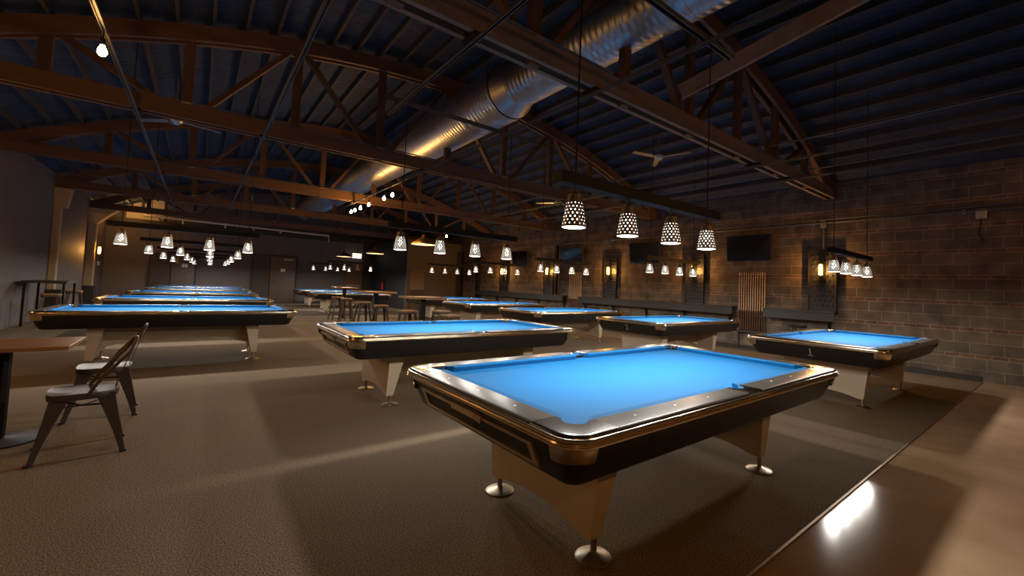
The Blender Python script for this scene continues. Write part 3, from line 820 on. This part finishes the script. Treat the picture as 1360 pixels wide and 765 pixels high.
def ledge(y0, y1, lab):
    r = empty('drink_ledge', (XW-.005, (y0+y1)/2, .86), 0, lab, 'ledge', 'dark drink ledges along the block wall'); h = (y1-y0)/2
    MB().box(-.28, 0, -h, h, .17, .21, bev=.006).build('top', M['shelf'], r)
    MB().box(-.27, -.24, -h, h, .0, .17).build('fascia', M['shelf'], r)
    n = int(2*h/1.1)
    for k in range(n):
        yy = -h+.15+k*(2*h-.3)/max(1, n-1)
        mb = MB(); mb.bar((-.02, yy, -.25), (-.22, yy, .16), .03, .03); mb.box(-.02, 0, yy-.02, yy+.02, -.3, .17); mb.build('bracket', M['bsteel'], r)
ledge(3.14, 4.60, 'short dark drink ledge right of the near cue rack')
ledge(5.36, 10.95, 'long dark drink ledge between the two cue racks')
ledge(11.78, 18.2, 'far dark drink ledge beyond the second cue rack')

def cue_rack(x, y, z0, n, rot, lab, wid=.66, H=1.45):
    r = empty('cue_rack', (x, y, z0), rot, lab, 'cue rack')
    MB().box(-.09, 0, -wid/2-.03, wid/2+.03, -.06, 0, bev=.004).build('base', M['shelf'], r)
    MB().box(-.028, 0, -wid/2-.02, wid/2+.02, H-.10, H-.075, bev=.003).build('clip_bar', M['bsteel'], r)
    if z0 > .1:
        mb = MB()
        for s in (-1, 1): mb.box(-.03, 0, s*wid/2-.02, s*wid/2+.02, -z0+.02, -.06)
        mb.build('legs', M['shelf'], r)
    return r
def cue(x, y, z, rot, lean, lab, grp, H=1.45):
    r = empty('pool_cue', (x, y, z), rot, lab, 'pool cue', grp)
    MB().tube([(0, 0, 0), (0, 0, H*.34)], [.0150, .0125], 8).build('butt', M['cueb'], r, smooth=50)
    MB().tube([(0, 0, H*.34), (0, 0, H)], [.0125, .0065], 8).build('shaft', M['cuew'], r, smooth=50)
    return r
cue_proto = None
def cues(x, y0, y1, n, z, rot, grp, labf, along='y', ends=()):
    global cue_proto
    for k in range(n):
        t = k/(n-1); 
        if k in ends: continue
        xx, yy = (x, y0+(y1-y0)*t) if along == 'y' else (y0+(y1-y0)*t, x)
        if cue_proto is None: c = cue_proto = cue(xx, yy, z, 0, 0, '', grp)
        else: c = copy_tree(cue_proto)
        c.location = (xx, yy, z); c['label'] = labf; c['group'] = grp
cue_rack(XW-.004, 4.97, .48, 12, 0, 'cue rack on the block wall right of the near television')
cues(XW-.052, 4.97-.31, 4.97+.31, 12, .483, 0, 'cues in the near wall rack', 'pale shafted pool cue in the near rack on the block wall')
cue_rack(XW-.004, 11.36, .48, 12, 0, 'second cue rack on the block wall, under the television')
cues(XW-.052, 11.36-.31, 11.36+.31, 11, .483, 0, 'cues in the second wall rack', 'pool cue in the second rack along the block wall')
cr = cue_rack(8.33, 19.996, .48, 10, PI/2, 'cue rack on the tan partition wall at the rear')
cues(20.0-.052, 8.33-.31, 8.33+.31, 9, .483, 0, 'cues on the tan partition', 'pool cue in the rack on the tan partition wall', along='x')

# fire extinguisher on the black partition, exit sign, thermostat
r = empty('fire_extinguisher', (7.72, 23.1, .88), 0, 'red fire extinguisher hanging on the black partition', 'fire extinguisher')
MB().lathe([(.001, 0), (.07, 0), (.075, .02), (.075, .34), (.05, .40), (.02, .42), (.02, .45)], 20).build('cylinder', M['red'], r, smooth=40)
MB().box(-.03, .05, -.02, .02, .45, .49).build('valve', M['bsteel'], r)
MB().tube([(0, -.03, .46), (-.06, -.08, .40), (-.05, -.09, .12)], .012).build('hose', M['bsteel'], r, smooth=50)
r = empty('exit_sign', (6.83, 24.98, 2.54), 0, 'small lit exit sign hanging above the brown rear door', 'exit sign')
MB().box(-.24, .24, -.02, .02, 0, .27, bev=.005).build('housing', M['sign'], r)
MB().tube([(0, 0, .27), (0, 0, roof_z(6.83)-2.54)], .01).build('stem', M['bsteel'], r)
cu = D.curves.new('exit', 'FONT'); cu.body = 'EXIT'; cu.size = .17; cu.extrude = .002; cu.align_x = 'CENTER'; cu.align_y = 'CENTER'
tmp = D.objects.new('tmp', cu); COL.objects.link(tmp); me = D.meshes.new_from_object(tmp); D.objects.remove(tmp)
me.materials.clear(); me.materials.append(M['signred']); o = D.objects.new('lettering', me); COL.objects.link(o); o.parent = r
o.location = (0, -.024, .135); o.rotation_euler = (PI/2, 0, 0)
r = empty('thermostat', (XL+.005, 24.3, 1.50), 0, 'white thermostat on the left wall near the rear corner', 'thermostat')
MB().box(0, .04, -.22, .22, 0, .16, bev=.01).build('body', M['whitep'], r)
MB().box(.04, .044, -.10, .10, .05, .11).build('display', M['plastic'], r)

# ------------------------------------------------------------------ left wall pilasters and lamps
def pilaster(y, lab):
    r = empty('pilaster', (XL+.004, y, 0), 0, lab, 'pilaster', 'pale timber pilasters on the left wall')
    MB().box(0, .22, -.13, .13, .75, 3.35, bev=.01).build('shaft', M['pil'], r)
    MB().box(0, .30, -.20, .20, 0, .75, bev=.01).build('plinth', M['shelf'], r)
    MB().loft([[(0, -.16, 3.0), (.24, -.16, 3.0), (.24, .16, 3.0), (0, .16, 3.0)], [(0, -.26, 3.35), (.55, -.26, 3.35), (.55, .26, 3.35), (0, .26, 3.35)], [(0, -.26, 3.52), (.75, -.26, 3.52), (.75, .26, 3.52), (0, .26, 3.52)]], True, True).build('corbel', M['pil'], r)
    sconce(XL+.24, y, 2.03, 'amber tube lamp on the pilaster in the rear left corner', side=1)
pilaster(21.9, 'pale timber pilaster with an amber lamp in the rear left corner')
sc_ = [o for o in D.objects if o.name.startswith('pilaster')]
r = empty('pilaster', (XL+.004, 17.3, 0), 0, 'pale timber pilaster on the left wall, second from the rear corner', 'pilaster', 'pale timber pilasters on the left wall')
MB().box(0, .14, -.11, .11, .75, 3.35, bev=.01).build('shaft', M['pil'], r)
MB().box(0, .30, -.20, .20, 0, .75, bev=.01).build('plinth', M['shelf'], r)
MB().loft([[(0, -.16, 3.0), (.24, -.16, 3.0), (.24, .16, 3.0), (0, .16, 3.0)], [(0, -.2, 3.52), (.3, -.2, 3.52), (.3, .2, 3.52), (0, .2, 3.52)]], True, True).build('corbel', M['pil'], r)

# ------------------------------------------------------------------ bare amber bulbs on the strut rails
def bulb(x, y, z, lab, watts=BULB_W):
    r = empty('bare_bulb', (x, y, z), 0, lab, 'light bulb', 'bare amber bulbs on the strut rail')
    MB().lathe([(.0005, -.045), (.022, -.038), (.034, -.012), (.032, .012), (.018, .045), (.014, .06)], 16).build('glass_globe', M['filament'], r, smooth=60)
    MB().lathe([(.016, .055), (.020, .06), (.020, .11), (.010, .12)], 12, cap=True).build('socket', M['bsteel'], r, smooth=40)
    MB().tube([(0, 0, .12), (0, 0, (ZR-.0155-z) if (abs(x-3.31) < .1 or abs(x+.8) < .05) else roof_z(x)-z+.01)], .005).build('cord', M['bsteel'], r)
    lamp('lamp_light', 'POINT', (0, 0, -.11), watts, WARM, r, .04)
for i, (y, l) in enumerate([(9.6, 'bare amber bulb nearest of the row on the strut rail, highest in the photo'), (10.16, 'bare amber bulb second nearest in the row below the duct'), (11.32, 'lone middle bare amber bulb of the row below the duct'),
                            (12.05, 'bare amber bulb third from the far end of the row'), (12.58, 'bare amber bulb next to last at the far end of the row'), (12.96, 'farthest bare amber bulb of the row below the duct')]):
    bulb(3.31, y, 3.30, l)
bulb(7.95, 16.25, 3.30, 'single bare amber bulb above the far tables by the block wall')
bulb(-.80, 5.39, 3.30, 'bare amber bulb at the upper left, on the leftmost strut rail')

# brass dome pendants over the high tables
for x, y, l in ((4.71, 19.1, 'brass dome pendant farthest back, near the exit sign'), (4.80, 15.35, 'middle brass dome pendant above the high tables'), (4.33, 10.1, 'nearest brass dome pendant, between the lamps of a light bar')):
    r = empty('dome_pendant', (x, y, 2.29), 0, l, 'pendant light', 'brass dome pendants')
    MB().lathe([(.300, 0), (.298, .018), (.262, .055), (.18, .118), (.085, .165), (.05, .185), (.04, .235), (.018, .25)], 36).build('dome', M['brass'], r, smooth=50)
    MB().lathe([(.290, .002), (.255, .045), (.17, .105), (.06, .150), (.001, .155)], 30).build('inner_lining', M['domein'], r, smooth=60)
    MB().lathe([(.001, .02), (.035, .035), (.045, .07), (.025, .12), (.02, .15)], 16).build('bulb', M['filament'], r, smooth=60)
    MB().tube([(0, 0, .25), (0, 0, roof_z(x)-2.29)], .006).build('cord', M['bsteel'], r)
    lamp('lamp_light', 'AREA', (0, 0, -.01), 16, (1, .62, .28), r, .35)

# ------------------------------------------------------------------ high tables and metal stools
def high_table(x, y, hw, hl, lab, H=1.07):
    r = empty('high_table', (x, y, 0), 0, lab, 'high table', 'wooden high tables')
    MB().box(-hw, hw, -hl, hl, H-.04, H, bev=.006).build('table_top', M['tabw'], r)
    MB().box(-.05, .05, -.05, .05, .03, H-.04).build('post', M['bsteel'], r)
    MB().box(-.28, .28, -.28, .28, 0, .03, bev=.008).build('foot_plate', M['bsteel'], r)
high_table(4.0, 15.9, .36, .36, 'farthest wooden high table, with two stools on its near side')
high_table(3.55, 11.1, .42, .36, 'middle wooden high table on a black post')
high_table(3.45, 7.95, .36, .34, 'nearest wooden high table, in front of the far wall row')
def stool(x, y, rz, lab, H=.765):
    r = empty('metal_stool', (x, y, 0), rz, lab, 'bar stool', 'gunmetal bar stools with wooden seats')
    MB().prism(rrect(.155, .155, .05, 5), H-.028, H, bev=.006).build('seat', M['seatw'], r, smooth=40)
    MB().prism(rrect(.150, .150, .05, 5), H-.07, H-.028).build('seat_frame', M['gun'], r)
    for sx in (-1, 1):
        for sy in (-1, 1):
            mb = MB(); t = Vector((sx*.125, sy*.125, H-.06)); b = Vector((sx*.205, sy*.205, .0))
            rings = []
            for k in range(5):
                p = t.lerp(b, k/4); wdt = .052-.020*k/4
                rings.append([(p.x-wdt*sx, p.y, p.z), (p.x+.006*sx, p.y+.006*sy, p.z), (p.x, p.y-wdt*sy, p.z), (p.x-.008*sx, p.y-.008*sy, p.z)])
            mb.loft(rings, True, True); mb.build('leg', M['gun'], r)
    f = MB(); z = .22; q = .18
    for a, b in (((-q, -q), (q, -q)), ((q, -q), (q, q)), ((q, q), (-q, q)), ((-q, q), (-q, -q))): f.bar((*a, z), (*b, z), .012, .022)
    f.build('foot_ring', M['gun'], r)
    return r
ST = [(3.60, 15.1, .1, 'stool at the farthest high table, left one of the pair'), (3.60, 14.0, -.1, 'stool between the farthest and middle high tables, right one of the pair'),
      (3.44, 11.75, .05, 'stool behind the middle high table post, to its left'), (3.46, 10.4, -.1, 'stool in front of the middle high table'),
      (3.38, 8.5, .1, 'stool at the nearest high table, left of its post'), (3.72, 7.3, .2, 'stool just behind the second pool table, right of the nearest high table'), (4.05, 8.35, .2, 'stool at the right side of the nearest high table')]
s0 = None
for x, y, rz, l in ST:
    if s0 is None: s0 = stool(x, y, rz, l)
    else:
        c = copy_tree(s0); c.location = (x, y, 0); c.rotation_euler = (0, 0, rz); c['label'] = l
# black stools under the wall ledge
def black_stool(x, y, lab):
    r = empty('ledge_stool', (x, y, 0), 0, lab, 'bar stool', 'black stools under the wall ledge')
    MB().lathe([(.001, .70), (.17, .70), (.18, .715), (.18, .74), (.16, .75), (.001, .75)], 24).build('seat', M['plastic'], r, smooth=40)
    for k in range(4):
        a = PI/4+k*PI/2; MB().tube([(.10*math.cos(a), .10*math.sin(a), .70), (.19*math.cos(a), .19*math.sin(a), 0)], .011).build('leg', M['bsteel'], r, smooth=50)
    mb = MB(); pts = [(.165*math.cos(2*PI*k/20), .165*math.sin(2*PI*k/20), .25) for k in range(21)]; mb.tube(pts, .008, 6); mb.build('foot_ring', M['bsteel'], r)
black_stool(10.32, 3.75, 'black stool under the short wall ledge behind table 1')
black_stool(10.32, 7.0, 'black stool under the ledge below the second wall lamp')
black_stool(10.32, 9.9, 'black stool under the ledge below the third wall lamp')

# things along the left wall
r = empty('side_table', (-2.75, 15.2, 0), 0, 'dark side table against the left wall behind the left row', 'table')
MB().box(-.35, .35, -.6, .6, .98, 1.03, bev=.005).build('table_top', M['shelf'], r)
for sx in (-1, 1):
    for sy in (-1, 1): MB().box(sx*.3-.02, sx*.3+.02, sy*.55-.02, sy*.55+.02, 0, .98).build('leg', M['bsteel'], r)
for y, l in ((14.2, 'stool at the left wall side table, near end'), (16.4, 'stool at the left wall side table, far end')):
    c = copy_tree(s0); c.location = (-2.55, y, 0); c['label'] = l; c['group'] = 'gunmetal bar stools with wooden seats'
r = empty('cafe_table', (-1.13, 5.15, 0), 0, 'small wooden table at the left edge with the metal chairs', 'table')
MB().box(-.38, .38, -.33, .33, .72, .75, bev=.005).build('table_top', M['tabw'], r)
MB().tube([(0, 0, .02), (0, 0, .72)], .035).build('post', M['bsteel'], r, smooth=40)
MB().lathe([(.001, .0), (.24, 0), (.24, .012), (.05, .03), (.03, .04)], 24).build('base', M['bsteel'], r, smooth=40)

# ------------------------------------------------------------------ metal cafe chairs
def metal_chair(x, y, rz, lab):
    """front towards local -x, back at +x"""
    r = empty('metal_chair', (x, y, 0), rz, lab, 'chair', 'gunmetal cafe chairs')
    H = .455
    out = []
    for k in range(28):      # seat outline: rounded square, slightly wider at the front
        a = 2*PI*k/28; c, s = math.cos(a), math.sin(a)
        sx = math.copysign(abs(c)**.55, c)*.185; sy = math.copysign(abs(s)**.55, s)*(.18-.02*c)
        out.append((sx, sy))
    mb = MB()
    mb.loft([[(0+.6*px, .6*py, H-.012) for px, py in out], [(.92*px, .92*py, H-.004) for px, py in out], [(px, py, H) for px, py in out], [(1.02*px, 1.02*py, H-.012) for px, py in out], [(1.0*px, 1.0*py, H-.045) for px, py in out]], cap0=True)
    mb.build('seat', M['gun'], r, smooth=50)
    for sx in (-1, 1):
        for sy in (-1, 1):
            mb = MB(); rings = []
            t = Vector((sx*.155, sy*.150, H-.012)); b = Vector((sx*.235, sy*.205, .0))
            for k in range(7):
                u = k/6; p = Vector((t.x+(b.x-t.x)*u**1.15, t.y+(b.y-t.y)*u**1.15, t.z*(1-u)))
                wd = .072*(1-u)**1.6+.024
                rings.append([(p.x-wd*sx, p.y+.004*sy, p.z), (p.x+.008*sx, p.y+.008*sy, p.z), (p.x+.004*sx, p.y-wd*sy, p.z), (p.x-.010*sx, p.y-.010*sy, p.z)])
            mb.loft(rings, True, True); l = mb.build('leg', M['gun'], r, smooth=45)
            MB().box(b.x-.018, b.x+.012, b.y-.018, b.y+.012, 0, .018).build('rubber_foot', M['liner'], l)
    # cross brace wires
    f = MB(); f.tube([(-.17, -.16, .36), (0, 0, .335), (.17, .16, .36)], .007); f.tube([(-.17, .16, .36), (0, 0, .333), (.17, -.16, .36)], .007); f.build('brace', M['gun'], r, smooth=50)
    # back: bent tube loop and a centre slat
    pts = [(.02, -.172, H-.02), (.085, -.176, H+.10), (.19, -.178, H+.235)]
    for k in range(9):
        a = PI*k/8; pts.append((.225+.040*math.sin(a), -.178*math.cos(a), H+.275+.10*math.sin(a)))
    pts += [(.19, .178, H+.235), (.085, .176, H+.10), (.02, .172, H-.02)]
    MB().tube(pts, .0115, 10).build('back_frame', M['gun'], r, smooth=60)
    mb = MB(); rings = []
    for u in range(7):
        t = u/6; z = H-.01+.375*t; x = .165+.10*t
        hw = .032+.010*t
        rings.append([(x-.003, -hw, z), (x-.003, hw, z), (x+.001, hw, z), (x+.001, -hw, z)])
    mb.loft(rings, True, True); mb.build('back_slat', M['gun'], r, smooth=45)
metal_chair(-.62, 4.62, .12, 'gunmetal cafe chair at the left edge, nearer of the two')
metal_chair(-.64, 5.68, .08, 'gunmetal cafe chair at the left edge, farther of the two')

# ------------------------------------------------------------------ ceiling fans
def fan(x, y, zh, rz, lab):
    zt = roof_z(x)
    r = empty('ceiling_fan', (x, y, zh), rz, lab, 'ceiling fan', 'three-bladed ceiling fans')
    MB().tube([(0, 0, .08), (0, 0, zt-zh)], .013).build('down_rod', M['steel'], r, smooth=50)
    MB().lathe([(.001, -.07), (.07, -.065), (.11, -.02), (.11, .04), (.05, .08), (.014, .10)], 24).build('motor', M['steel'], r, smooth=50)
    for k in range(3):
        m = Matrix.Rotation(k*2*PI/3, 4, 'Z') @ Matrix.Rotation(.18, 4, 'X')
        MB().box(.10, .72, -.055, .055, -.006, .006, m, bev=.002).build('blade', M['steel'], r)
fan(-.52, 10.3, 4.15, .3, 'ceiling fan hanging beyond the second truss at upper left')
fan(8.10, 5.9, 4.45, .8, 'ceiling fan under the dark roof between the duct and the block wall')
fan(8.95, 10.4, 4.1, .2, 'ceiling fan farther back near the block wall')

# ------------------------------------------------------------------ lamps added for warm light, unseen behind the viewer, one at the rear windows
for x, y, l, w_ in ((3.3, -2.2, 'unseen amber bulb added over the concrete strip', 45), (-.9, -2.2, 'unseen amber bulb added by the front wall, left', 45), (7.2, -2.2, 'unseen amber bulb added by the front wall, right', 45), (-2.4, 24.2, 'amber bulb added to light the high rear windows', 30)):
    bulb(x, y, 3.2 if y < 0 else 3.9, l, w_)
for y in (3.3, 7.96):  # unseen left wall lamps, added to warm the floor and table trim
    sconce(XL+.005, y, 1.98, 'unseen amber tube lamp added on the left wall %s' % ('beside the viewer' if y < 5 else 'level with the first truss behind the metal chairs'), side=1, watts=60)
